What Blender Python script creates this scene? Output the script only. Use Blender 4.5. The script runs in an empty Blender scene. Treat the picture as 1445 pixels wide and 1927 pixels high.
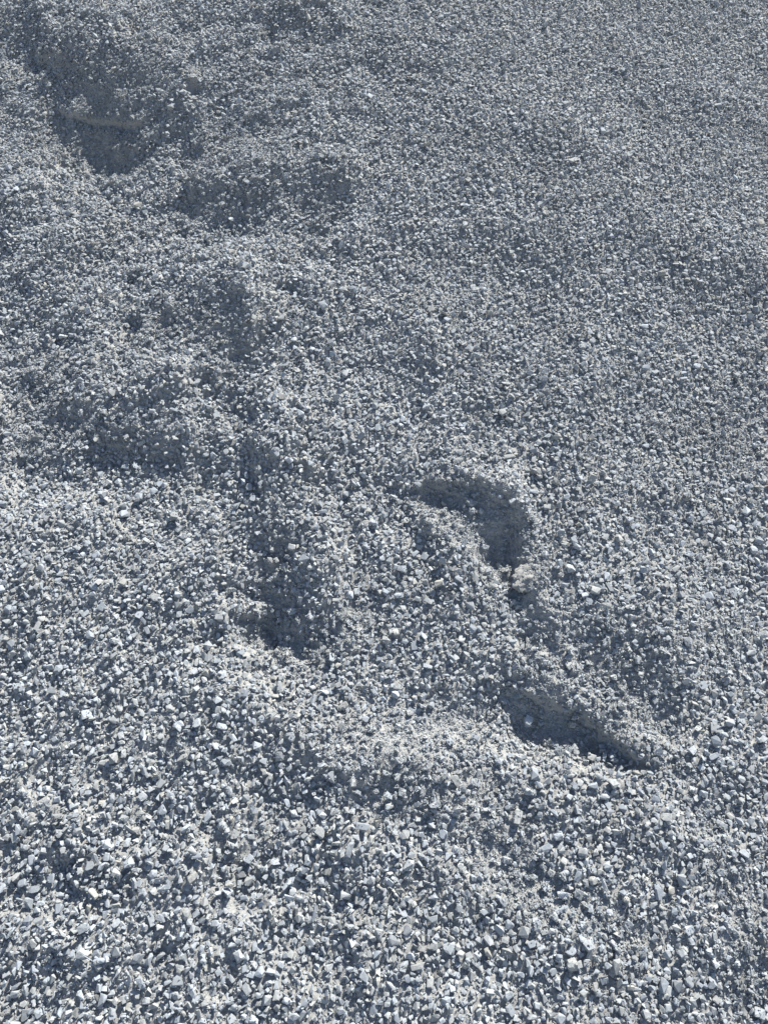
import bpy, bmesh, math, random
import numpy as np
from mathutils import Vector, Matrix

rng = np.random.default_rng(11)
random.seed(11)
scene = bpy.context.scene

# ------------------------------------------------------------------ camera
SLOPE = math.radians(33.0)
U = np.array([1.0, 0.0, 0.0])
V = np.array([0.0, math.cos(SLOPE), math.sin(SLOPE)])
N = np.array([0.0, -math.sin(SLOPE), math.cos(SLOPE)])
PITCH = math.radians(32.2)
FWD = np.array([0.0, math.cos(PITCH), -math.sin(PITCH)])
UPV = np.array([0.0, math.sin(PITCH), math.cos(PITCH)])
CAM = -1.873 * FWD
FPX = 1337.0
cd = bpy.data.cameras.new('camera')
cam = bpy.data.objects.new('camera', cd)
scene.collection.objects.link(cam)
scene.camera = cam
cam.location = CAM
cam.rotation_euler = (math.radians(90) - PITCH, 0, 0)
cd.sensor_fit = 'VERTICAL'
cd.sensor_height = 34.6
cd.lens = 24.0
cd.clip_start = 0.05
cd.clip_end = 2000
cd.dof.use_dof = True
cd.dof.focus_distance = 1.75
cd.dof.aperture_fstop = 16.0

# ------------------------------------------------------------------ light
SUN_AZ, SUN_EL = math.radians(24), math.radians(26)      # in the plane of the slope
sd = math.cos(SUN_EL) * (math.cos(SUN_AZ) * V + math.sin(SUN_AZ) * U) + math.sin(SUN_EL) * N
w = bpy.data.worlds.new('World')
scene.world = w
w.use_nodes = True
nt = w.node_tree
sky = nt.nodes.new('ShaderNodeTexSky')
sky.sky_type = 'NISHITA'
sky.sun_disc = False
sky.sun_elevation = math.asin(sd[2])
sky.sun_rotation = math.atan2(sd[0], sd[1])
bg = nt.nodes['Background']
bg.inputs['Strength'].default_value = 0.070
nt.links.new(sky.outputs[0], bg.inputs['Color'])
sl = bpy.data.lights.new('sun', 'SUN')
sl.energy = 5.0
sl.angle = math.radians(0.5)
sl.color = (1.0, 0.968, 0.88)
so = bpy.data.objects.new('sun', sl)
scene.collection.objects.link(so)
so.rotation_euler = Vector(sd).to_track_quat('Z', 'Y').to_euler()
scene.view_settings.view_transform = 'Standard'
scene.view_settings.look = 'None'
scene.view_settings.exposure = 1.0
scene.view_settings.gamma = 1.0

# ------------------------------------------------------------------ photo pixel <-> point of the heap
def sm(x):
    x = np.clip(x, 0, 1); return x * x * (3 - 2 * x)

def cone(u, v):
    """the broad form of the heap above its mean slope plane"""
    h = -0.06 * u ** 2
    return h - 0.13 * np.maximum(-u - 0.30, 0) * sm((v + 0.2) / 1.6)

def P(x, y):
    r = FWD * FPX + U * (x - 722.5) + UPV * (963.5 - y)
    h = 0.0
    for _ in range(5):
        t = (h - CAM.dot(N)) / r.dot(N)
        p = CAM + r * t
        u, v = p.dot(U), p.dot(V)
        h = float(cone(u, v))
    return u, v

def to_px(u, v):
    q = u[..., None] * U + v[..., None] * V + cone(u, v)[..., None] * N - CAM
    d = q @ FWD
    return 722.5 + FPX * (q @ U) / d, 963.5 - FPX * (q @ UPV) / d

# ------------------------------------------------------------------ noise
def vnoise(x, y, seed):
    r = np.random.default_rng(seed)
    T = r.random((256, 256)).astype(np.float32) * 2 - 1
    xi = np.floor(x).astype(np.int64); yi = np.floor(y).astype(np.int64)
    fx = (x - xi).astype(np.float32); fy = (y - yi).astype(np.float32)
    fx = fx * fx * fx * (fx * (fx * 6 - 15) + 10); fy = fy * fy * fy * (fy * (fy * 6 - 15) + 10)
    a = T[xi & 255, yi & 255]; b = T[(xi + 1) & 255, yi & 255]
    c = T[xi & 255, (yi + 1) & 255]; d = T[(xi + 1) & 255, (yi + 1) & 255]
    return (a * (1 - fx) + b * fx) * (1 - fy) + (c * (1 - fx) + d * fx) * fy

def rot(u, v, deg):
    c, s = math.cos(math.radians(deg)), math.sin(math.radians(deg))
    return u * c + v * s, -u * s + v * c

# ------------------------------------------------------------------ relief of the slope
CELL = 0.0025
U0, U1, V0, V1 = -2.55, 2.55, -1.45, 3.6
gu = np.arange(U0, U1, CELL); gv = np.arange(V0, V1, CELL)
GU, GV = np.meshgrid(gu, gv, indexing='ij')
GU = GU.astype(np.float32); GV = GV.astype(np.float32)
PX, PY = to_px(GU, GV)
PX = PX.astype(np.float32); PY = PY.astype(np.float32)

PX0, PY0 = PX, PY
wx = vnoise(GU * 9, GV * 9, 90) * 18 + vnoise(GU * 24, GV * 24, 91) * 11 + vnoise(GU * 60, GV * 60, 92) * 6
wy = vnoise(GU * 9, GV * 9, 93) * 14 + vnoise(GU * 24, GV * 24, 94) * 9 + vnoise(GU * 60, GV * 60, 95) * 5
PX = PX + wx; PY = PY + wy                                # ragged outlines

def blob(x, y, rx, ry, ang=0, p=1.0):
    dx, dy = PX - x, PY - y
    a, b = rot(dx, dy, ang)
    return np.exp(-((a / rx) ** 2 + (b / ry) ** 2) ** p)

def lane(pts):
    """signed distance (metres, + on the upslope side when pts run left to right), and run 0..1"""
    q = np.array([P(*p) for p in pts])
    seg = q[1:] - q[:-1]; L = np.hypot(seg[:, 0], seg[:, 1]); cum = np.concatenate([[0], np.cumsum(L)])
    best = np.full(GU.shape, 1e9, np.float32); sg = np.zeros_like(best); run = np.zeros_like(best)
    for i in range(len(seg)):
        dx = GU - q[i, 0]; dy = GV - q[i, 1]
        t = np.clip((dx * seg[i, 0] + dy * seg[i, 1]) / L[i] ** 2, 0, 1)
        ex = dx - t * seg[i, 0]; ey = dy - t * seg[i, 1]
        d = np.hypot(ex, ey)
        m = d < best
        best = np.where(m, d, best)
        cr = seg[i, 0] * dy - seg[i, 1] * dx
        sg = np.where(m, np.sign(cr), sg)
        run = np.where(m, (cum[i] + t * L[i]) / cum[-1], run)
    return best * sg, run

wob = 0.010 * vnoise(GU * 16, GV * 16, 5) + 0.006 * vnoise(GU * 38, GV * 38, 6) + 0.003 * vnoise(GU * 90, GV * 90, 61)

def scarp(pts, drop, up, fall, dip=0.3, dipw=0.06, taper=0.2, wk=1.0):
    d, r = lane(pts)
    d = d + wob * wk
    tp = sm(r / taper) * sm((1 - r) / taper)
    h = np.where(d >= 0, np.exp(-(np.maximum(d, 0) / up) ** 2), 1 - (1 + dip) * sm(-d / fall))
    below = np.where(d < -fall, -dip * np.exp(-((d + fall) / dipw) ** 2), h)
    h = np.where(d < -fall, below, h)
    return (drop * tp * h).astype(np.float32)

SU, SV = math.sin(SUN_AZ), math.cos(SUN_AZ)
def turn(x, y, rx, ry, k, ang=0):
    """patch of slope tilted away from the sun (k > 0) or towards it (k < 0), k = tangent of the tilt"""
    u, v = P(x, y)
    return (k * ((GU - u) * SU + (GV - v) * SV) * blob(x, y, rx, ry, ang, 1.3)).astype(np.float32)

H = cone(GU, GV).astype(np.float32)
# broad runs of the tipped material
a, b = rot(GU, GV, -14)
H += 0.010 * vnoise(a * 4.2 + 3, b * 1.9, 1) + 0.008 * vnoise(a * 9, b * 3.5, 2)
left = sm((1000 - PX0 + 0.05 * PY0) / 600)
H += (0.30 + 0.80 * left) * 0.0100 * vnoise(a * 15, b * 11, 3)
H += (0.45 + 0.55 * left) * 0.0050 * vnoise(*rot(GU * 38, GV * 34, 31), 4)
H += 0.0026 * vnoise(*rot(GU * 85, GV * 85, 57), 7) + 0.0011 * vnoise(*rot(GU * 190, GV * 190, 23), 8)

for x, y, rx, ry, k, an in (
        # upper left mound, its shaded floor, and the band above it
        (178, 190, 118, 122, .56, 0), (170, 265, 70, 45, .16, 0), (60, 180, 40, 90, -.2, 0), (345, 235, 24, 90, .35, 0), (560, 42, 130, 30, .45, 5), (60, 60, 90, 60, .30, 0),
        # shaded steps and hollows left of centre
        (440, 385, 160, 48, .52, -3), (600, 355, 70, 44, .55, 0), (330, 595, 180, 70, .52, 0), (460, 690, 56, 110, .52, 0), (150, 770, 190, 120, .46, 0),
        (370, 845, 190, 80, .44, 0), (60, 560, 80, 150, .42, 0), (230, 480, 110, 60, .3, 0), (60, 860, 60, 60, .35, 0), (230, 450, 70, 60, .25, 0), (330, 730, 80, 40, .30, 0),
        (515, 1000, 56, 150, .70, 0), (540, 1150, 84, 86, .72, 0), (440, 1130, 60, 50, .30, 0), (900, 770, 60, 50, .22, 0), (750, 660, 90, 50, .20, 0), (820, 720, 60, 80, .18, 0),
        # scoop, bank and ledge right of centre
        (958, 1005, 38, 85, .58, -8), (915, 940, 40, 26, .3, 0), (815, 925, 90, 28, .50, 0), (1000, 1160, 40, 95, .62, 0), (970, 1270, 60, 60, .50, 0), (1080, 1360, 130, 66, .56, 20),
        (1190, 1420, 70, 40, .50, 10), (1160, 1240, 150, 130, .46, 0), (1270, 1330, 80, 80, .32, 0), (1250, 960, 60, 50, .22, 0),
        # lower part
        (580, 1600, 100, 60, .30, 0), (1390, 1480, 90, 80, .25, 0), (200, 1660, 180, 40, .28, -8), (60, 1830, 90, 50, .28, 0), (640, 1790, 110, 45, .30, 0),
        (1290, 1620, 120, 50, .22, 20), (1390, 1830, 80, 80, .28, 0), (330, 1400, 120, 50, .2, 0), (560, 1470, 80, 60, .22, 0), (130, 1220, 120, 50, .22, 0), (300, 1160, 90, 50, .2, 0),
        (900, 1800, 120, 50, .22, 0), (1120, 1560, 130, 40, .22, 0),
        (1200, 180, 420, 300, -.07, 0),
        # right flank grooves
        (1310, 200, 140, 40, .26, 20), (1000, 280, 150, 50, .18, 10), (1350, 520, 110, 70, .18, 20), (700, 110, 140, 40, .2, 0), (950, 480, 100, 60, .15, 0),
        # faces turned to the sun
        (800, 1385, 200, 80, -.55, 6), (1010, 1690, 200, 50, -.38, 22), (930, 1520, 160, 36, -.3, 38), (655, 1130, 30, 110, -.22, 0), (1100, 640, 200, 120, -.10, 0), (460, 270, 150, 60, -.16, 0), (640, 930, 60, 60, -.2, 0),
        (1180, 850, 160, 120, -.10, 0), (40, 300, 50, 90, -.15, 0)):
    lf = x < 700 and y > 300 and k > 0
    H += turn(x, y, rx * (1.3 if lf else 1.08), ry * (1.3 if lf else 1.08), k * (.60 if lf else .80), an)
# the lip of the upper left mound
H += scarp([(100, 192), (125, 207), (190, 214), (265, 220), (290, 212)], 0.008, 0.04, 0.010, 1.8, 0.020, 0.12, .35)
# scoop in the middle
H -= 0.012 * blob(870, 970, 125, 40, 40, 2)
H -= 0.012 * blob(945, 1040, 36, 50, 20, 2)
H += scarp([(740, 925), (800, 902), (900, 905), (960, 945), (992, 1000), (985, 1065)], 0.010, 0.09, 0.035, 0.5, 0.04, 0.2)
H += 0.016 * blob(805, 985, 18, 60, -35)
H += 0.012 * blob(893, 955, 16, 14) + 0.008 * blob(925, 995, 12, 12)
# ragged ledge running down to the right
H += scarp([(960, 1290), (1035, 1318), (1105, 1340), (1150, 1385), (1195, 1425), (1250, 1445)], 0.016, 0.17, 0.016, 0.35, 0.075, 0.2)
H -= 0.010 * blob(1060, 1385, 95, 45, 25, 2)
H -= 0.014 * blob(760, 1180, 170, 120, 20)

# where dust and fines lie bare (1) against loose stones (0)
F = np.zeros_like(GU)
for x, y, rx, ry, an, s in (
        (180, 255, 85, 55, 0, 1.0), (200, 165, 110, 45, 0, .8), (390, 385, 90, 28, 0, .9), (560, 375, 60, 25, 0, .7), (330, 610, 150, 34, 0, .75),
        (200, 800, 190, 34, 0, .65), (430, 680, 34, 60, 0, .8), (520, 1040, 32, 110, 0, .8), (545, 1190, 80, 50, 0, 1.0), (875, 985, 110, 52, 33, 1.1),
        (945, 1040, 45, 60, 20, 1.1), (1000, 1130, 30, 80, -5, .8), (990, 1270, 60, 40, 30, .9), (1090, 1375, 110, 50, 25, .9), (800, 1370, 190, 55, -4, 1.2),
        (690, 1120, 50, 120, 0, .45), (1130, 1240, 150, 100, 20, .75), (1010, 1690, 190, 45, 25, .8), (760, 1470, 150, 70, 0, .5), (900, 1560, 140, 30, 35, .45), (1250, 1350, 60, 50, 0, .5),
        (1370, 800, 60, 160, 10, .45), (1330, 250, 110, 90, 0, .35), (80, 700, 60, 90, 0, .6), (650, 1830, 60, 40, 0, .4), (470, 290, 200, 60, 10, .35),
        (1150, 1740, 120, 30, 25, .45), (60, 830, 50, 50, 0, .5), (1390, 1800, 60, 90, 0, .4)):
    F += s * blob(x, y, rx, ry, an)
F += 0.22 * vnoise(a * 7, b * 6, 21) + 0.16 * vnoise(a * 19, b * 17, 22)
a2, b2 = rot(GU, GV, 18)
F += sm((PX0 - 600) / 500) * 0.34 * np.maximum(vnoise(a2 * 9, b2 * 2.2, 25), -.2)
F = np.clip(F, 0, 1)
BED = H.copy()

def world(u, v, h):
    return u[..., None] * U + v[..., None] * V + h[..., None] * N

# ------------------------------------------------------------------ materials
def mat_stone(name, base, fines=False):
    m = bpy.data.materials.new(name); m.use_nodes = True
    t = m.node_tree; n = t.nodes; l = t.links
    bs = n['Principled BSDF']
    bs.inputs['Roughness'].default_value = 0.82
    bs.inputs['Specular IOR Level'].default_value = 0.35
    tc = n.new('ShaderNodeNewGeometry')
    n1 = n.new('ShaderNodeTexNoise'); n1.inputs['Scale'].default_value = 260; n1.inputs['Detail'].default_value = 4
    n2 = n.new('ShaderNodeTexNoise'); n2.inputs['Scale'].default_value = 5; n2.inputs['Detail'].default_value = 5
    l.new(tc.outputs['Position'], n1.inputs['Vector']); l.new(tc.outputs['Position'], n2.inputs['Vector'])
    r1 = n.new('ShaderNodeMapRange'); r1.inputs[1].default_value = .3; r1.inputs[2].default_value = .7
    r1.inputs[3].default_value = .82; r1.inputs[4].default_value = 1.14
    l.new(n1.outputs[0], r1.inputs[0])
    r2 = n.new('ShaderNodeMapRange'); r2.inputs[1].default_value = .3; r2.inputs[2].default_value = .7
    r2.inputs[3].default_value = .92; r2.inputs[4].default_value = 1.08
    l.new(n2.outputs[0], r2.inputs[0])
    at = n.new('ShaderNodeAttribute'); at.attribute_name = 'tone'
    wa = n.new('ShaderNodeAttribute'); wa.attribute_name = 'warm'
    mx = n.new('ShaderNodeMix'); mx.data_type = 'RGBA'
    mx.inputs[6].default_value = (*base, 1)
    mx.inputs[7].default_value = (base[0] * 1.12, base[1] * 1.0, base[2] * .82, 1)
    l.new(wa.outputs['Fac'], mx.inputs[0])
    m1 = n.new('ShaderNodeMath'); m1.operation = 'MULTIPLY'
    l.new(r1.outputs[0], m1.inputs[0]); l.new(r2.outputs[0], m1.inputs[1])
    m2 = n.new('ShaderNodeMath'); m2.operation = 'MULTIPLY'
    l.new(m1.outputs[0], m2.inputs[0]); l.new(at.outputs['Fac'], m2.inputs[1])
    vm = n.new('ShaderNodeVectorMath'); vm.operation = 'SCALE'
    l.new(mx.outputs[2], vm.inputs[0]); l.new(m2.outputs[0], vm.inputs['Scale'])
    l.new(vm.outputs[0], bs.inputs['Base Color'])
    bp = n.new('ShaderNodeBump'); bp.inputs['Strength'].default_value = .9 if fines else .55
    bp.inputs['Distance'].default_value = 0.0016 if fines else 0.0008
    n3 = n.new('ShaderNodeTexNoise'); n3.inputs['Scale'].default_value = 420 if fines else 500
    n3.inputs['Detail'].default_value = 5; n3.inputs['Roughness'].default_value = .65
    l.new(tc.outputs['Position'], n3.inputs['Vector'])
    l.new(n3.outputs[0], bp.inputs['Height']); l.new(bp.outputs[0], bs.inputs['Normal'])
    return m

M_STONE = mat_stone('crushed_stone', (0.300, 0.329, 0.366))
M_FINES = mat_stone('stone_dust', (0.290, 0.301, 0.316), True)

def mesh_from(name, verts, faces_flat, sizes, mat, tone=None, warm=None, smooth=False):
    me = bpy.data.meshes.new(name)
    nv = len(verts)
    me.vertices.add(nv); me.vertices.foreach_set('co', np.ascontiguousarray(verts, np.float32).ravel())
    me.loops.add(len(faces_flat)); me.loops.foreach_set('vertex_index', np.ascontiguousarray(faces_flat, np.int32))
    np_ = len(sizes)
    me.polygons.add(np_)
    st = np.concatenate([[0], np.cumsum(sizes)[:-1]]).astype(np.int32)
    me.polygons.foreach_set('loop_start', st)
    me.update(calc_edges=True)
    me.polygons.foreach_set('use_smooth', np.full(np_, smooth))
    for nm, arr in (('tone', tone), ('warm', warm)):
        at = me.attributes.new(nm, 'FLOAT', 'POINT')
        at.data.foreach_set('value', np.full(nv, 1.0 if nm == 'tone' else 0.3, np.float32) if arr is None else np.ascontiguousarray(arr, np.float32))
    me.materials.append(mat)
    return me

def link(name, me, parent=None):
    o = bpy.data.objects.new(name, me)
    scene.collection.objects.link(o)
    if parent: o.parent = parent
    return o

# ------------------------------------------------------------------ the slope: fine inside the view, coarse far round it
def grid_mesh(name, us, vs, hh, mat):
    A, B = np.meshgrid(us, vs, indexing='ij')
    co = world(A, B, hh).reshape(-1, 3)
    nu, nv = len(us), len(vs)
    idx = np.arange(nu * nv).reshape(nu, nv)
    q = np.stack([idx[:-1, :-1], idx[1:, :-1], idx[1:, 1:], idx[:-1, 1:]], -1).reshape(-1, 4)
    return co, q

def hsample(u, v, G):
    i = np.clip(((u - U0) / CELL).astype(int), 0, G.shape[0] - 1)
    j = np.clip(((v - V0) / CELL).astype(int), 0, G.shape[1] - 1)
    return G[i, j]

def outer(lo, hi, ext_lo, ext_hi, step):
    inner = np.arange(lo, hi, step)
    g = []
    d = step
    x = lo
    while x > ext_lo:
        d = min(d * 1.25, .35); x -= d; g.append(x)
    r = []
    d = step; x = inner[-1]
    while x < ext_hi:
        d = min(d * 1.25, .35); x += d; r.append(x)
    return np.array(g[::-1] + list(inner) + r)
us = outer(U0 + .02, U1 - .02, -7, 7, 0.0035)
vs = outer(V0 + .02, V1 - .02, -3.2, 9, 0.0035)
A, B = np.meshgrid(us, vs, indexing='ij')
hh = hsample(np.clip(A, U0 + .02, U1 - .03), np.clip(B, V0 + .02, V1 - .03), H)
fo = np.clip(np.maximum(np.maximum(np.abs(A) - (U1 - .03), 0), np.maximum(np.maximum(B - (V1 - .03), V0 + .02 - B), 0)) / .3, 0, 1)
hh = hh * (1 - fo) + cone(np.clip(A, U0, U1), np.clip(B, V0, V1)) * fo + fo * .02 * vnoise(A * 2.3, B * 2.1, 77)
hh = hh - 0.16 * np.maximum(np.abs(A) - 2.5, 0) - 0.05 * np.maximum(np.abs(A) - 2.5, 0) ** 2 
co = world(A, B, hh)
# foot runs out to level ground, crest rounds over at the top
yy, zz = co[..., 1], co[..., 2]
foot = -0.86
zz = np.where(zz < foot + .12, foot + .12 * np.exp((zz - foot - .12) / .12), zz)
crest = 2.3
zz = np.where(zz > crest, crest + .35 * np.tanh((zz - crest) / .35) - .0 * zz, zz)
zz = zz - np.maximum(B - 4.8, 0) * 0.75
zz = np.maximum(zz, foot - .02)
co[..., 2] = zz
nu, nv = A.shape
idx = np.arange(nu * nv).reshape(nu, nv)
q = np.stack([idx[:-1, :-1], idx[1:, :-1], idx[1:, 1:], idx[:-1, 1:]], -1).reshape(-1, 4)
me = mesh_from('hill', co.reshape(-1, 3), q.ravel(), np.full(len(q), 4), M_FINES, smooth=True)
hill = link('hill', me); hill['kind'] = 'structure'
g = 600.0
gm = mesh_from('ground', np.array([(-g, -g, foot - .01), (g, -g, foot - .01), (g, g, foot - .01), (-g, g, foot - .01)]), [0, 1, 2, 3], [4], M_FINES)
go = link('ground', gm); go['kind'] = 'structure'

# ------------------------------------------------------------------ stone templates
def hull(npts, sx, sy, sz, r, boxy=0.0):
    pts = r.normal(size=(npts, 3)); pts /= np.linalg.norm(pts, axis=1)[:, None]
    if boxy > 0:
        p = np.sign(pts) * np.abs(pts) ** (1 - boxy)
        pts = p / np.maximum(np.abs(p).max(1), .75)[:, None]
    pts *= r.uniform(.82, 1.0, (npts, 1))
    pts = pts * [sx, sy, sz]
    bm = bmesh.new()
    for p in pts: bm.verts.new(p)
    res = bmesh.ops.convex_hull(bm, input=bm.verts)
    for v in [v for v in bm.verts if not v.link_faces]: bm.verts.remove(v)
    bmesh.ops.triangulate(bm, faces=bm.faces[:])
    bm.verts.index_update()
    vv = np.array([v.co[:] for v in bm.verts]); ff = np.array([[v.index for v in f.verts] for f in bm.faces])
    bm.free()
    vv -= (vv.max(0) + vv.min(0)) / 2
    vv /= np.abs(vv[:, 0]).max()          # long half axis = 1
    return vv, ff

tr = np.random.default_rng(3)
def templates(n, pts):
    out = []
    for k in range(n):
        b = tr.uniform(.42, .95); c = tr.uniform(.20, .62) * (0.8 + 0.2 * b)
        out.append(hull(int(tr.integers(*pts)), 1, b, c, tr, tr.choice([0, .3, .5])))
    return out
T_BIG = templates(70, (13, 19))
T_MID = templates(60, (10, 14))
T_SML = templates(40, (7, 10))

class Bag:
    def __init__(s): s.v = []; s.f = []; s.t = []; s.w = []; s.n = 0
    def add(s, tmpl, pos, R, size, tone, warm):
        """pos (k,3) in slope axes, R (k,3,3), size (k,)"""
        vv, ff = tmpl
        k = len(pos)
        if not k: return
        p = np.einsum('kij,nj->kni', R, vv) * size[:, None, None] + pos[:, None, :]
        wv = p[..., :1] * U + p[..., 1:2] * V + p[..., 2:3] * N
        s.v.append(wv.reshape(-1, 3).astype(np.float32))
        s.f.append((ff[None] + (s.n + np.arange(k) * len(vv))[:, None, None]).reshape(-1, 3).astype(np.int32))
        s.t.append(np.repeat(tone, len(vv)).astype(np.float32)); s.w.append(np.repeat(warm, len(vv)).astype(np.float32))
        s.n += k * len(vv)

def rotations(k, tilt, r):
    yaw = r.uniform(0, 2 * math.pi, k)
    ax = r.uniform(0, 2 * math.pi, k)
    tl = np.abs(r.normal(0, tilt, k)); tl = np.minimum(tl, 1.45)
    sp = r.uniform(-.5, .5, k)
    c, s_ = np.cos(yaw), np.sin(yaw)
    Z = np.zeros(k); O = np.ones(k)
    Rz = np.stack([c, -s_, Z, s_, c, Z, Z, Z, O], -1).reshape(k, 3, 3)
    kx, ky = np.cos(ax), np.sin(ax)
    K = np.stack([Z, Z, ky, Z, Z, -kx, -ky, kx, Z], -1).reshape(k, 3, 3)
    Rt = np.eye(3)[None] + np.sin(tl)[:, None, None] * K + (1 - np.cos(tl))[:, None, None] * (K @ K)
    return Rt @ Rz

def in_view(u, v, m=0.12):
    d = (u[..., None] * U + v[..., None] * V - CAM) @ FWD
    x, y = to_px(u, v)
    k = m * FPX / d
    k = k + 260 * sm((420 - y) / 420)
    return (x > -k) & (x < 1445 + k) & (y > -k) & (y < 1927 + k)

def beside(n, lo, hi, pw, lift, tl, seed):
    """the same gravel going on outside the frame"""
    r = np.random.default_rng(seed)
    u = r.uniform(U0 + .03, U1 - .04, n); v = r.uniform(V0 + .03, V1 - .04, n)
    ok = ~in_view(u, v, .12); u = u[ok]; v = v[ok]; n = len(u)
    size = lo * (1 + r.random(n) ** pw * (hi / lo - 1))
    R = rotations(n, .5, r)
    h = hsample(u, v, BED) + (lift + r.uniform(-.25, .35, n)) * size
    tone = np.clip(r.normal(1, .11, n), .6, 1.35); warm = np.clip(r.normal(.2, .25, n), 0, 1)
    which = r.integers(0, len(tl), n)
    for k, t in enumerate(tl):
        m = which == k
        bag.add(t, np.stack([u[m], v[m], h[m]], -1), R[m], size[m], tone[m], warm[m])

def scatter(n, r, keep):
    """n points over the view, thinned where the bare fines are"""
    us_, vs_ = [], []
    got = 0
    while got < n:
        u = r.uniform(U0 + .06, U1 - .06, n); v = r.uniform(V0 + .06, V1 - .06, n)
        ok = in_view(u, v)
        f = hsample(u, v, F)
        ok &= r.random(n) < (np.clip(1 - keep * f, 0.02, 1) if keep >= 0 else np.clip(f - .1, 0, 1))
        us_.append(u[ok]); vs_.append(v[ok]); got += ok.sum()
    return np.concatenate(us_)[:n], np.concatenate(vs_)[:n]

bag = Bag()
# fine grains bedded in the dust
def grains(n, lo, hi, keep, G, lift, r):
    u, v = scatter(n, r, keep)
    size = r.uniform(0, 1, n) ** 1.6 * (hi - lo) + lo
    h = hsample(u, v, G) + lift * size
    R = rotations(n, .7, r)
    tone = np.clip(r.normal(.97, .11, n), .6, 1.4); warm = np.clip(r.normal(.35, .25, n), 0, 1)
    which = r.integers(0, len(T_SML), n)
    for k, t in enumerate(T_SML):
        m = which == k
        bag.add(t, np.stack([u[m], v[m], h[m]], -1), R[m], size[m], tone[m], warm[m])
grains(300000, .0012, .0034, .0, BED, .35, np.random.default_rng(40))

# ------------------------------------------------------------------ tipping the stones one by one onto the heap
EXT = []
def rest(u, v, a_, b_, yaw, hz):
    ri = int(math.ceil(a_ / CELL))
    i0 = int((u - U0) / CELL); j0 = int((v - V0) / CELL)
    sub = H[i0 - ri:i0 + ri + 1, j0 - ri:j0 + ri + 1]
    g1 = np.arange(-ri, ri + 1) * CELL
    c, s_ = math.cos(yaw), math.sin(yaw)
    X = g1[:, None]; Y = g1[None, :]
    q2 = ((X * c + Y * s_) / a_) ** 2 + ((-X * s_ + Y * c) / b_) ** 2
    m = q2 < 1
    return sub, q2, m

def drop(n, lo, hi, pw, keep, tl, seed, tries=2, sink=.22):
    r = np.random.default_rng(seed)
    size = lo * (1 + (r.random(n)) ** pw * (hi / lo - 1))        # half of the long axis
    cu = []; cv = []
    for _ in range(tries):
        u, v = scatter(n, r, keep); cu.append(u); cv.append(v)
    order = np.argsort(cv[0] + r.normal(0, .6, n)); size = np.sort(size)[::-1][np.argsort(order)] if lo > .0045 else size
    R = rotations(n, .52, r)
    which = r.integers(0, len(tl), n)
    pos = np.zeros((n, 3))
    ext = []
    for k, t in enumerate(tl): ext.append(t[0])
    for i in range(n):
        p = ext[which[i]] @ R[i].T * size[i]
        hx = (p[:, 0].max() - p[:, 0].min()) / 2; hy = (p[:, 1].max() - p[:, 1].min()) / 2; hz = (p[:, 2].max() - p[:, 2].min()) / 2
        mxx = max(hx, hy, .003)
        best = None
        for c in range(tries):
            u = cu[c][i]; v = cv[c][i]
            ri = int(mxx / CELL) + 1
            i0 = int((u - U0) / CELL); j0 = int((v - V0) / CELL)
            sub = H[i0 - ri:i0 + ri + 1, j0 - ri:j0 + ri + 1]
            over = float((sub - BED[i0 - ri:i0 + ri + 1, j0 - ri:j0 + ri + 1]).mean())
            if best is None or over < best[0]: best = (over, u, v, i0, j0, ri, sub)
        _, u, v, i0, j0, ri, sub = best
        g1 = np.arange(-ri, ri + 1) * CELL
        q2 = (g1[:, None] / max(hx, .003)) ** 2 + (g1[None, :] / max(hy, .003)) ** 2
        m = q2 < .8
        base = sub[m]
        z0 = .5 * base.mean() + .5 * base.max()
        zc = z0 + hz * (1 - sink * 2 * .9)
        top = zc + hz * .85 * np.sqrt(np.clip(1 - q2, 0, 1))
        np.maximum(sub, np.where(q2 < 1, top, -9), out=sub)
        pos[i] = (u, v, zc)
    tone = np.clip(r.normal(1, .11, n), .6, 1.35); warm = np.clip(r.normal(.2, .25, n), 0, 1)
    for k, t in enumerate(tl):
        m = which == k
        bag.add(t, pos[m], R[m], size[m], tone[m], warm[m])

drop(90000, .0026, .0048, 1.2, .70, T_SML, 51)
drop(40000, .0046, .0082, 1.6, .82, T_MID, 52)
drop(50000, .0026, .0048, 1.2, .72, T_SML, 54)
drop(7500, .0066, .0112, 2.0, .94, T_BIG, 53)
drop(50000, .0041, .0076, 1.5, .85, T_MID, 55)
drop(2400, .0072, .0130, 2.5, .97, T_BIG, 56)
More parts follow.
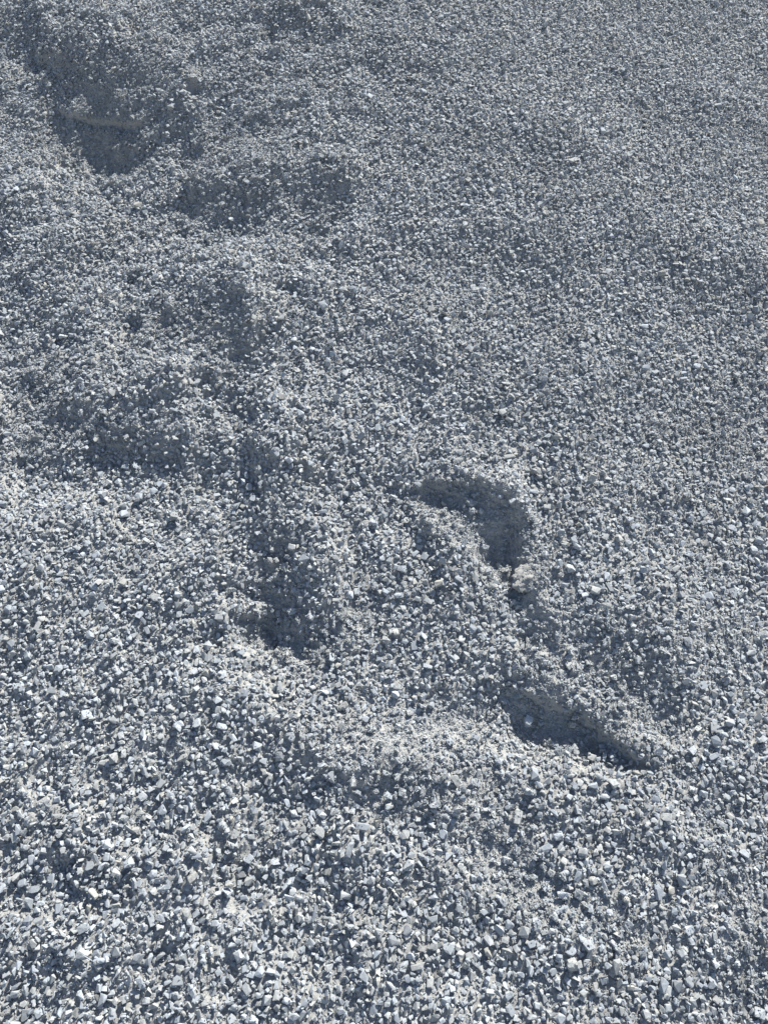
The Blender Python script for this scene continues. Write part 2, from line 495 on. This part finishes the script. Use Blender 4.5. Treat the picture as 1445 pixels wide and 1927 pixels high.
# ------------------------------------------------------------------ the stones one can pick out, each a thing of its own
# x, y, long, short (photo pixels), angle (degrees, anticlockwise from horizontal), tone, warm, shape, label
NAMED = [
 (545, 1691, 23, 15, -8, 1.45, .1, 'slab', 'smooth near-white slab with a domed top, tilted over a dark flat shard'),
 (548, 1702, 20, 9, 20, .75, .1, 'slab', 'dark flat shard tucked in the shade right under the near-white domed slab'),
 (505, 1605, 22, 16, 25, 1.1, .3, 'wedge', 'grey wedge with a broad matt face, upper right of a bluish block'),
 (471, 1617, 21, 16, 70, .95, 0, 'block', 'bluish upright block beside the broad grey wedge at lower left'),
 (534, 1606, 22, 10, 85, 1.0, .2, 'wedge', 'narrow leaf-shaped stone standing upright, right of the broad grey wedge'),
 (540, 1664, 32, 10, 65, .95, .1, 'sliver', 'long leaning sliver above the near-white domed slab'),
 (560, 1654, 22, 15, -35, 1.3, .2, 'wedge', 'pale arrow-shaped chip with a notch, right of the long leaning sliver'),
 (582, 1652, 24, 16, 40, 1.05, .1, 'wedge', 'pitted grey wedge leaning to the right of the arrow-shaped chip'),
 (658, 1600, 36, 15, 75, .82, .2, 'slab', 'long dull grey slab standing on end beside a dusty hollow'),
 (592, 1716, 44, 8, 82, 1.1, .1, 'sliver', 'thinnest and longest upright splinter in the lower middle gravel'),
 (579, 1728, 21, 9, 95, .95, .3, 'oval', 'finger-shaped stone standing close left of the longest splinter'),
 (431, 1641, 23, 10, 88, 1.15, .6, 'block', 'cream brick-shaped stone standing on its end at lower left'),
 (433, 1666, 20, 12, 5, 1.25, .9, 'oval', 'cream rounded pebble lying just below the standing cream brick'),
 (460, 1689, 19, 11, 0, 1.35, .1, 'slab', 'flat white chip level with and left of the near-white domed slab'),
 (660, 1745, 17, 13, 15, 1.4, .3, 'oval', 'white egg-shaped pebble ringed by dark shadow in the lower middle'),
 (548, 1747, 24, 16, 60, 1.2, .1, 'wedge', 'tall pale wedge half shaded by the stone above it'),
 (563, 1727, 20, 15, 60, 1.1, .5, 'block', 'rough fawn block pressing on top of the tall pale wedge'),
 (406, 1738, 17, 15, 20, 1.4, .2, 'block', 'white squarish block with a square corner, lower left'),
 (584, 1585, 15, 11, -20, 1.2, 1.0, 'block', 'small cream-yellow block above the leaning grey wedges'),
 (555, 1531, 20, 15, 15, 1.35, .2, 'block', 'white faceted block at the edge of a dusty dark hollow'),
 (418, 1552, 20, 16, 20, 1.1, .2, 'oval', 'speckled round cobble left of a white and beige pair'),
 (448, 1541, 19, 12, 60, 1.4, 0, 'oval', 'white half of a touching white and beige pair'),
 (436, 1541, 15, 10, 80, 1.2, 1.0, 'oval', 'beige half of a touching white and beige pair'),
 (682, 1556, 28, 14, -12, 1.1, .1, 'slab', 'broad flat plate with a curved lower rim, above the long dull slab'),
 (491, 1784, 24, 14, 80, 1.0, .2, 'slab', 'grey rectangular slab standing upright near the lower left middle'),
 (583, 1776, 22, 18, 45, 1.0, .2, 'block', 'chunky pitted grey block below the longest splinter'),
 (632, 1775, 15, 12, -20, 1.4, 0, 'wedge', 'small white three-cornered chip below the white egg-shaped pebble'),
 (1048, 1575, 21, 14, 3, 1.5, .2, 'block', 'bright white rectangular block like a sugar lump'),
 (1024, 1599, 30, 16, 35, .85, 0, 'slab', 'blue-grey oval slab slanting below the white sugar-lump block'),
 (1053, 1591, 23, 8, 62, .95, .2, 'sliver', 'thin grey shard leaning between the blue-grey oval slab and pale chips'),
 (1069, 1579, 19, 12, 5, 1.25, 0, 'slab', 'pale flat chip touching the right end of the sugar-lump block'),
 (970, 1600, 22, 15, 80, 1.05, .3, 'block', 'upright fawn-grey block with a rounded head'),
 (972, 1643, 30, 18, -55, 1.05, .2, 'wedge', 'biggest grey wedge standing at the upper edge of the dusty strip, lower right'),
 (1061, 1685, 29, 15, -8, 1.4, 0, 'slab', 'large white flat oval lying on the dust beside a dark stone'),
 (1088, 1683, 22, 19, -30, .55, .2, 'block', 'darkest charcoal stone, right of the large white flat oval'),
 (1042, 1725, 23, 17, -65, 1.15, .3, 'oval', 'pale egg-shaped stone standing on its broad end'),
 (1039, 1752, 24, 14, 0, 1.35, .4, 'wedge', 'low white ridge-backed stone below the standing egg'),
 (1058, 1648, 27, 16, -60, .95, .3, 'wedge', 'grey tusk-shaped stone pointing down at the large white oval'),
 (1121, 1604, 18, 15, 10, .95, .5, 'wedge', 'brownish-grey pyramid in the lower right gravel'),
 (1142, 1590, 20, 12, -30, 1.0, .4, 'oval', 'fawn bean-shaped stone upper right of the brownish pyramid'),
 (1134, 1664, 31, 12, -75, 1.1, .1, 'slab', 'long pale slab standing right of a round fawn lump'),
 (1115, 1658, 20, 18, 0, 1.1, .7, 'oval', 'round fawn lump with a grainy skin beside the long pale slab'),
 (1176, 1692, 18, 14, -10, 1.0, .8, 'oval', 'smooth beige pebble like a small potato at lower right'),
 (1169, 1679, 15, 12, -50, .8, 0, 'block', 'dull blue-grey chip above the potato-like beige pebble'),
 (1184, 1614, 20, 14, -20, 1.1, .4, 'wedge', 'pale triangular stone with a sharp right-hand tip'),
 (1144, 1633, 17, 12, -15, 1.2, .2, 'block', 'light clump-edged block between the pyramid and the long pale slab'),
 (910, 1716, 19, 11, -40, 1.25, .1, 'slab', 'white slanting chip at the left end of the dusty strip'),
 (973, 1537, 34, 19, 75, .95, .5, 'block', 'large rough fawn-grey lump standing tall above the fawn upright block'),
 (1094, 1602, 20, 18, 0, 1.15, .4, 'block', 'light faceted lump left of the brownish-grey pyramid'),
 (1024, 1699, 24, 14, 15, 1.05, .1, 'slab', 'flat grey plate half sunk in dust, lower left of the large white oval'),
 (1057, 1712, 28, 10, 30, 1.15, 0, 'slab', 'narrow pale plate rising to the right, under the large white oval'),
 (1076, 1720, 18, 12, 85, 1.35, .1, 'slab', 'white tombstone-like chip standing at the end of the narrow pale plate'),
 (1014, 1786, 20, 16, 40, .75, 0, 'wedge', 'dark blue-grey triangle below the dusty strip'),
 (1116, 1720, 17, 7, -8, .85, .1, 'sliver', 'thin dark chip lying flat on the bare dusty strip'),
 (1067, 1770, 16, 11, -15, 1.15, .1, 'oval', 'pale lozenge-shaped stone below the low white ridge-backed one'),
 (1061, 1027, 11, 10, 0, 1.45, .5, 'oval', 'small bright white ball-like pebble right of the scooped hollow'),
 (1137, 1140, 23, 12, 10, 1.4, .7, 'block', 'cream-white oblong block leaning on a grey curved stone'),
 (1150, 1137, 22, 10, -70, .85, 0, 'slab', 'grey curved stone cradling the cream-white oblong block'),
 (1146, 1105, 24, 11, -65, .8, .2, 'slab', 'grey crescent plate standing above the cream-white oblong block'),
 (1133, 1105, 14, 11, 80, 1.35, .3, 'wedge', 'white tooth-like chip touching the grey crescent plate'),
 (1039, 1113, 17, 12, 30, 1.2, .1, 'wedge', 'pale chip with a folded top, right of the crusted clod'),
 (1147, 1244, 20, 10, -65, 1.25, .2, 'sliver', 'pale splinter leaning over the gravel above the long crusted ledge'),
 (975, 1143, 17, 12, 0, 1.4, .6, 'wedge', 'bright cream chip lying right below the crusted clod'),
 (939, 1068, 17, 9, -65, 1.15, .1, 'slab', 'pale shard standing at the bottom tip of the scooped hollow'),
 (948, 1105, 16, 13, 30, .85, .1, 'oval', 'rounded grey stone wedged against the left foot of the crusted clod'),
 (926, 1104, 22, 10, 5, 1.3, .7, 'block', 'cream layered chip left of the rounded stone at the foot of the clod'),
 (1047, 1171, 14, 10, -40, 1.15, .3, 'wedge', 'lone pale chip in a shaded dip between the clod and the long ledge'),
 (1077, 1364, 15, 13, -8, 1.2, .7, 'block', 'cream cube-like stone alone in the shade under the long ledge'),
 (1097, 1372, 20, 10, -55, 1.0, 0, 'slab', 'curved blue-grey flake right of the cream cube in the shade'),
 (1104, 1387, 18, 8, 55, .9, 0, 'slab', 'leaning blue flake below the curved one in the ledge shade'),
 (1131, 1406, 18, 9, 0, 1.0, 0, 'slab', 'flat wide flake topping a group in the deep ledge shade'),
 (1124, 1428, 13, 12, 20, .95, 0, 'wedge', 'shaded triangular flake, lowest of the group under the ledge'),
 (1134, 1424, 12, 8, 80, .95, 0, 'slab', 'shaded narrow flake standing between a triangle and an oblong flake'),
 (1150, 1424, 16, 9, 15, .9, 0, 'slab', 'shaded oblong flake at the right of the group under the ledge'),
 (970, 1408, 46, 12, -62, 1.15, .3, 'sliver', 'longest pale splinter of all, slanting down left of the shaded ledge floor'),
 (1066, 1421, 19, 13, -40, 1.2, .4, 'block', 'speckled pale lump catching the sun at the lower edge of the ledge shade'),
 (1167, 1330, 19, 15, -35, 1.1, .3, 'block', 'pale rounded block sitting on top of the long crusted ledge'),
 (1188, 1327, 16, 13, 30, 1.3, .3, 'block', 'whiter block just right of the pale rounded one on the ledge'),
 (1126, 1462, 20, 16, -30, 1.0, .3, 'oval', 'big rounded grey stone in the sun below the ledge shade'),
 (1058, 1470, 18, 13, -45, 1.3, .2, 'wedge', 'white ridged chip among coarse stones below the ledge shade'),
 (1154, 1492, 15, 13, 10, 1.2, .2, 'oval', 'light rounded stone lower right of the big rounded grey stone'),
 (1080, 1482, 16, 15, 60, .85, 0, 'block', 'dull blue block right of the white ridged chip'),
 (825, 1098, 18, 13, 5, 1.35, 1.0, 'block', 'creamy yellow four-sided block, the yellowest stone in the middle'),
 (911, 1029, 19, 10, -20, 1.35, .2, 'slab', 'white flat chip on the left rim of the scooped hollow'),
 (863, 1090, 16, 12, -30, 1.05, .1, 'block', 'grey square chip right of the creamy yellow block'),
 (874, 1103, 18, 8, -25, 1.3, .1, 'slab', 'white narrow chip below the grey square one in the middle'),
 (867, 887, 16, 10, 10, 1.15, .2, 'oval', 'pale oval stone lying above the top rim of the scooped hollow'),
 (964, 941, 13, 11, 30, 1.4, .2, 'block', 'white knob on the right rim of the scooped hollow'),
 (809, 981, 20, 13, -15, 1.25, .7, 'block', 'cream lump embedded in the dusty left side of the scooped hollow'),
 (854, 989, 12, 10, -60, 1.1, .3, 'oval', 'small pale pebble at the foot of the dusty rib inside the hollow'),
 (828, 1041, 15, 12, -40, 1.15, .1, 'slab', 'pale tipped plate below the left rim of the scooped hollow'),
 (1003, 925, 20, 11, -10, 1.0, 0, 'slab', 'flat bluish plate right of the top of the scooped hollow'),
 (705, 1103, 19, 14, -70, 1.05, .2, 'oval', 'rounded grey stone at the sunny bank left of the middle'),
 (160, 1795, 26, 20, -25, 1.25, .4, 'block', 'biggest rough whitish lump near the lower left corner'),
 (187, 1809, 27, 15, 8, 1.2, 0, 'oval', 'bluish-white oval touching the biggest rough lump at lower left'),
 (70, 1712, 15, 13, 20, 1.5, .2, 'block', 'dazzling white small block near the left edge'),
 (50, 1595, 18, 14, 10, 1.2, .3, 'oval', 'pale rounded pebble close to the left edge'),
 (20, 1657, 30, 17, 30, 1.0, .2, 'wedge', 'large grey wedge cut by the left edge of the view'),
 (30, 1870, 17, 14, 0, 1.3, .3, 'block', 'white block lying in shadow close to the lower left corner'),
 (360, 1517, 17, 14, -30, 1.3, .1, 'block', 'white crisp-edged block on dark gravel, left of the middle bottom'),
 (645, 1330, 26, 15, 30, 1.05, .8, 'slab', 'large beige slab tilted at the left edge of the pale dusty apron'),
 (542, 1882, 24, 16, -15, 1.45, .1, 'wedge', 'big bright white wedge near the bottom edge'),
 (360, 1867, 31, 12, -60, 1.15, .1, 'slab', 'long pale leaf-shaped slab leaning left of the big white wedge'),
 (277, 1884, 19, 16, 10, 1.2, .3, 'oval', 'pale round lump near the bottom edge at lower left'),
 (442, 1897, 20, 15, 20, 1.15, .2, 'oval', 'pale domed stone by the bottom edge under the leaf-shaped slab'),
 (620, 1820, 24, 17, 50, 1.0, .2, 'wedge', 'grey upright wedge above and right of the big bright white wedge'),
 (555, 1913, 26, 18, -15, 1.1, .2, 'wedge', 'broad grey stone cut by the bottom edge of the view'),
 (217, 1552, 15, 12, 0, 1.35, .3, 'block', 'white knobbly chip in the dark coarse gravel at left'),
 (185, 1615, 21, 14, -30, 1.15, .2, 'slab', 'folded-looking pale plate at left, above a dark hollow'),
 (385, 1810, 18, 14, -70, 1.15, .1, 'wedge', 'pale three-sided stone above the leaf-shaped slab'),
 (632, 1664, 25, 14, -75, 1.0, 0, 'wedge', 'tall bluish wedge with a forked pale top'),
 (857, 1470, 26, 17, -70, .8, .5, 'slab', 'large dark fawn slab standing in the sun below the dusty apron'),
 (752, 1715, 28, 12, -50, 1.25, .2, 'wedge', 'pale dagger-shaped stone pointing down right near the lower middle'),
 (772, 1800, 16, 13, 0, 1.4, .1, 'block', 'white rounded square block near the lower middle'),
 (787, 1819, 32, 12, 15, 1.1, .6, 'slab', 'long fawn plate lying just below the white rounded square block'),
 (1252, 1795, 28, 19, -50, 1.15, .3, 'wedge', 'biggest pale wedge in the lower right, with one sharp edge'),
 (1277, 1791, 17, 14, 20, 1.3, .3, 'block', 'white block right beside the biggest pale wedge'),
 (1424, 1905, 22, 20, -20, 1.35, .2, 'block', 'big white block in the lower right corner'),
 (1074, 1817, 22, 18, 30, 1.2, .5, 'oval', 'lumpy cream stone with a pocked top, lower right'),
 (1142, 1817, 19, 14, -10, 1.4, .1, 'wedge', 'white flat-topped wedge right of the lumpy cream stone'),
 (1324, 1855, 16, 12, -60, 1.3, 0, 'wedge', 'lone bluish-white chip in the shaded lower right gravel'),
 (957, 1872, 18, 14, 40, 1.25, .2, 'block', 'pale cube-like stone near the bottom edge right of the middle'),
 (1052, 1915, 22, 18, 60, 1.0, .1, 'slab', 'grey slab cut by the bottom edge right of the middle'),
 (1137, 1500, 21, 14, 0, 1.2, .3, 'oval', 'pale loaf-shaped stone below the big rounded grey stone'),
 (812, 1327, 15, 14, 60, 1.1, .2, 'block', 'grey dice-like stone on the upper edge of the dusty apron'),
 (732, 1556, 18, 11, 60, 1.3, .1, 'oval', 'pale leaning oval stone below the dusty apron'),
 (1372, 1360, 16, 13, 10, 1.35, .2, 'block', 'white block high up on the right flank beside the ledge'),
 (1342, 1423, 20, 12, 25, 1.3, .1, 'slab', 'white slab on top of a cluster of pale stones near the right edge'),
 (287, 774, 14, 11, 0, 1.4, .3, 'oval', 'bright rounded stone at the shaded step, far left of the middle'),
 (267, 835, 20, 10, 20, 1.2, .7, 'slab', 'beige flat chip lying over the lower shaded step at left'),
 (200, 935, 18, 12, 60, 1.15, .4, 'block', 'cream upright stone in sunny gravel at the left'),
 (315, 1022, 19, 8, 30, 1.2, .2, 'sliver', 'pale splinter rising to the right in the left middle gravel'),
 (385, 947, 14, 11, 20, 1.25, .5, 'oval', 'cream round stone in the left middle, above the pale splinter'),
 (615, 957, 15, 10, 5, 1.35, .5, 'oval', 'cream white oval stone above the sunny bank'),
 (552, 1035, 17, 13, -10, 1.2, .4, 'block', 'pale rugged stone in the shaded gully above the pit'),
 (620, 1130, 20, 10, 75, 1.05, .5, 'oval', 'beige oval standing upright on the right rim of the shaded pit'),
 (390, 1267, 20, 15, -20, 1.2, 1.0, 'block', 'cream-yellow lump lower left of the shaded pit'),
 (80, 1165, 15, 12, 10, 1.35, .6, 'block', 'cream white stone near the left edge, right one of a pair'),
 (50, 1171, 15, 10, -15, 1.3, .5, 'oval', 'cream white stone near the left edge, left one of a pair'),
 (942, 730, 8, 6, 10, 1.1, 2.2, 'block', 'tiny tan-orange chip, the most coloured grain on the slope'),
 (997, 704, 18, 10, 5, 1.35, .3, 'oval', 'white almond-shaped stone right of the tan-orange chip'),
 (1022, 700, 14, 13, -50, 1.1, 0, 'slab', 'bluish rounded plate close right of the white almond-shaped stone'),
 (957, 860, 23, 10, 3, 1.05, .6, 'slab', 'long beige flat stone above the scooped hollow on its right'),
 (1047, 822, 14, 13, 20, .85, .7, 'block', 'brownish-grey cube upper right of the scooped hollow'),
 (1297, 1045, 18, 13, -30, 1.2, .1, 'wedge', 'white broad wedge on the right flank'),
 (302, 172, 17, 10, -15, 1.35, .4, 'oval', 'white stone perched above the lip of the upper left mound'),
 (260, 385, 18, 11, 15, 1.0, .9, 'block', 'beige crumbly lump in the upper left gravel'),
 (418, 386, 13, 10, 30, 1.35, .5, 'block', 'white notched stone by the upper shaded step'),
 (582, 495, 15, 8, 65, 1.2, .1, 'sliver', 'pale standing splinter in the upper middle gravel'),
 (802, 277, 13, 9, 25, 1.0, 1.1, 'block', 'tan stone in the upper middle gravel'),
 (967, 165, 13, 8, -60, 1.2, .4, 'oval', 'pale pebble high in the upper right gravel'),
 (1072, 227, 11, 9, 10, 1.1, 1.4, 'block', 'small pinkish-tan stone high in the upper right gravel'),
 (1187, 500, 19, 8, 45, .85, .1, 'sliver', 'dark blue-grey shard pointing up to the right on the right flank'),
 (1079, 303, 21, 11, 25, .95, .5, 'slab', 'grey-brown plate pair-topped, on the upper right slope'),
 (895, 360, 20, 11, -35, .9, .3, 'wedge', 'grey wedge with its tip to the lower right, upper middle slope'),
]

def facet_stone(kind, L, W, r):
    """a broken stone: convex chunk with chipped edges and a rough skin; half axes L, W"""
    T = {'slab': .34, 'sliver': .6, 'wedge': .62, 'block': .72, 'oval': .66}[kind] * W
    n = {'slab': 15, 'sliver': 12, 'wedge': 10, 'block': 15, 'oval': 26}[kind]
    p = r.normal(size=(n, 3)); p /= np.linalg.norm(p, axis=1)[:, None]
    if kind in ('block', 'slab'):
        s_ = np.sign(p) * np.abs(p) ** .55; p = s_ / np.maximum(np.abs(s_).max(1), .8)[:, None]
    p *= r.uniform(.88, 1, (n, 1))
    if kind in ('wedge', 'sliver'):
        t_ = (p[:, 0] + 1) / 2
        p[:, 1] *= 1.1 - .75 * t_; p[:, 2] *= 1.1 - .7 * t_
    p /= np.abs(p).max(0)
    p *= [L, W, T]
    bm = bmesh.new()
    for q_ in p: bm.verts.new(q_)
    bmesh.ops.convex_hull(bm, input=bm.verts)
    for v in [v for v in bm.verts if not v.link_faces]: bm.verts.remove(v)
    bmesh.ops.dissolve_limit(bm, angle_limit=math.radians(14), verts=bm.verts, edges=bm.edges)
    bmesh.ops.bevel(bm, geom=bm.edges[:] , offset=W * (.10 if kind != 'oval' else .16), segments=2, affect='EDGES', profile=.5)
    bmesh.ops.triangulate(bm, faces=bm.faces[:])
    bmesh.ops.subdivide_edges(bm, edges=[e for e in bm.edges if e.calc_length() > W * .35], cuts=2, use_grid_fill=True)
    bmesh.ops.triangulate(bm, faces=bm.faces[:])
    from mathutils import noise as mn
    off = Vector(r.uniform(0, 90, 3))
    bm.normal_update()
    for v in bm.verts:
        k = mn.noise(v.co * (1.7 / W) + off) * .05 + mn.noise(v.co * (5 / W) + off) * .022
        v.co += v.normal * k * W
    bm.normal_update()
    vv = np.array([v.co[:] for v in bm.verts]); ff = np.array([[v.index for v in f.verts] for f in bm.faces])
    bm.free()
    return vv, ff

nr = np.random.default_rng(77)
for (x, y, L, W, ang, tone, warm, kind, label) in NAMED:
    tone = 1 + (tone - 1) * .48
    u, v = P(x, y)
    q_ = u * U + v * V
    for _ in range(3):                                     # settle on the real surface under that spot
        ray = FWD * FPX + U * (x - 722.5) + UPV * (963.5 - y)
        h0 = float(hsample(np.array([u]), np.array([v]), H)[0])
        t_ = (h0 - CAM.dot(N)) / ray.dot(N)
        q_ = CAM + ray * t_; u, v = q_.dot(U), q_.dot(V)
    dep = (q_ - CAM).dot(FWD)
    u2, v2 = P(x + 10 * math.cos(math.radians(ang)), y - 10 * math.sin(math.radians(ang)))
    u1, v1 = P(x, y)
    yaw = math.atan2(v2 - v1, u2 - u1)
    st = math.hypot(u2 - u1, v2 - v1) / (10 * dep / FPX)
    a_ = .46 * L * dep / FPX * min(st, 1.6); b_ = .46 * W * dep / FPX
    vv, ff = facet_stone(kind, a_, b_, nr)
    # lie with the flat side a little towards the sun or away from it
    tl = nr.normal(.16 if tone > 1 else -.05, .12); ax = math.radians(90 - 20) + math.pi / 2
    Rz = np.array(Matrix.Rotation(yaw, 3, 'Z')); Rt = np.array(Matrix.Rotation(-tl, 3, Vector((math.cos(ax), math.sin(ax), 0))))
    Rx = np.array(Matrix.Rotation(nr.normal(0, .18), 3, 'X'))
    R_ = Rt @ Rz @ Rx
    p = vv @ R_.T
    hz = (p[:, 2].max() - p[:, 2].min()) / 2
    ri = int(a_ / CELL) + 2
    i0 = int((u - U0) / CELL); j0 = int((v - V0) / CELL)
    sub = H[i0 - ri:i0 + ri + 1, j0 - ri:j0 + ri + 1]
    g1 = np.arange(-ri, ri + 1) * CELL
    c, s_ = math.cos(yaw), math.sin(yaw)
    q2 = ((g1[:, None] * c + g1[None, :] * s_) / a_) ** 2 + ((-g1[:, None] * s_ + g1[None, :] * c) / b_) ** 2
    base = np.percentile(sub[q2 < 1], 80)
    zc = base + hz * .30
    np.maximum(sub, np.where(q2 < 1, zc + hz * .9 * np.sqrt(np.clip(1 - q2, 0, 1)), -9), out=sub)
    Mx = np.stack([U, V, N], 1)
    wp = p @ Mx.T
    me = mesh_from('stone', wp, ff.ravel(), np.full(len(ff), 3), M_STONE, np.full(len(vv), tone), np.full(len(vv), warm), smooth=False)
    o = link('stone', me)
    o.location = u * U + v * V + zc * N
    o['label'] = label; o['category'] = 'stone'; o['group'] = 'larger stones lying loose on the gravel'

# crusted clod at the lower tip of the scoop
def clod():
    u, v = P(992, 1088); h0 = float(hsample(np.array([u]), np.array([v]), BED)[0])
    dep = (u * U + v * V - CAM).dot(FWD); k = dep / FPX
    from mathutils import noise as mn
    bm = bmesh.new()
    bmesh.ops.create_icosphere(bm, subdivisions=5, radius=1)
    R1 = Matrix.Rotation(math.radians(38), 3, 'Z')
    for q_ in bm.verts:
        n_ = q_.co.copy()
        d = 1 + .34 * mn.noise(n_ * 1.7) + .22 * mn.noise(n_ * 4 + Vector((3, 1, 7))) + .05 * mn.noise(n_ * 11) + .03 * mn.noise(n_ * 26)
        c_ = Vector((n_.x * 32 * k, n_.y * 21 * k, n_.z * 12 * k)) * d
        if n_.y > 0: c_.z *= .8
        q_.co = R1 @ c_
    vv = np.array([q_.co[:] for q_ in bm.verts]); ff = np.array([[q_.index for q_ in f.verts] for f in bm.faces]); bm.free()
    for p_ in vv[::3]:
        if p_[2] > 0:
            i_ = int((u + p_[0] - U0) / CELL); j_ = int((v + p_[1] - V0) / CELL)
            H[i_, j_] = max(H[i_, j_], h0 - .004 + p_[2])
    me = mesh_from('clod', vv @ np.stack([U, V, N], 1).T, ff.ravel(), np.full(len(ff), 3), M_FINES, np.full(len(vv), 1.0), np.full(len(vv), .35), smooth=True)
    o = link('clod', me); o.location = u * U + v * V + (h0 - .004) * N
    o['label'] = 'crumbly grey clod of stone dust at the lower tip of the scooped hollow'; o['category'] = 'clod'
clod()
_cu, _cv = P(992, 1088)
near = ((GU - _cu) ** 2 + (GV - _cv) ** 2) < .05 ** 2
F[near] = 1.0

beside(330000, .0034, .0062, 1.3, .35, T_SML, 71)
beside(110000, .0055, .0100, 1.8, .55, T_MID, 72)
beside(7000, .0080, .0135, 2.0, .6, T_BIG, 73)
grains(60000, .0012, .0026, .0, H, .1, np.random.default_rng(41))
grains(120000, .0012, .0030, -1.0, H, .1, np.random.default_rng(42))

vv = np.concatenate(bag.v); ff = np.concatenate(bag.f)
print('gravel verts', len(vv), 'tris', len(ff))
gm = mesh_from('gravel', vv, ff.ravel(), np.full(len(ff), 3), M_STONE, np.concatenate(bag.t), np.concatenate(bag.w))
gravel = link('gravel', gm)
gravel['kind'] = 'stuff'
gravel['label'] = 'loose pale grey crushed stone and dust covering the whole slope of the heap'
gravel['category'] = 'gravel'
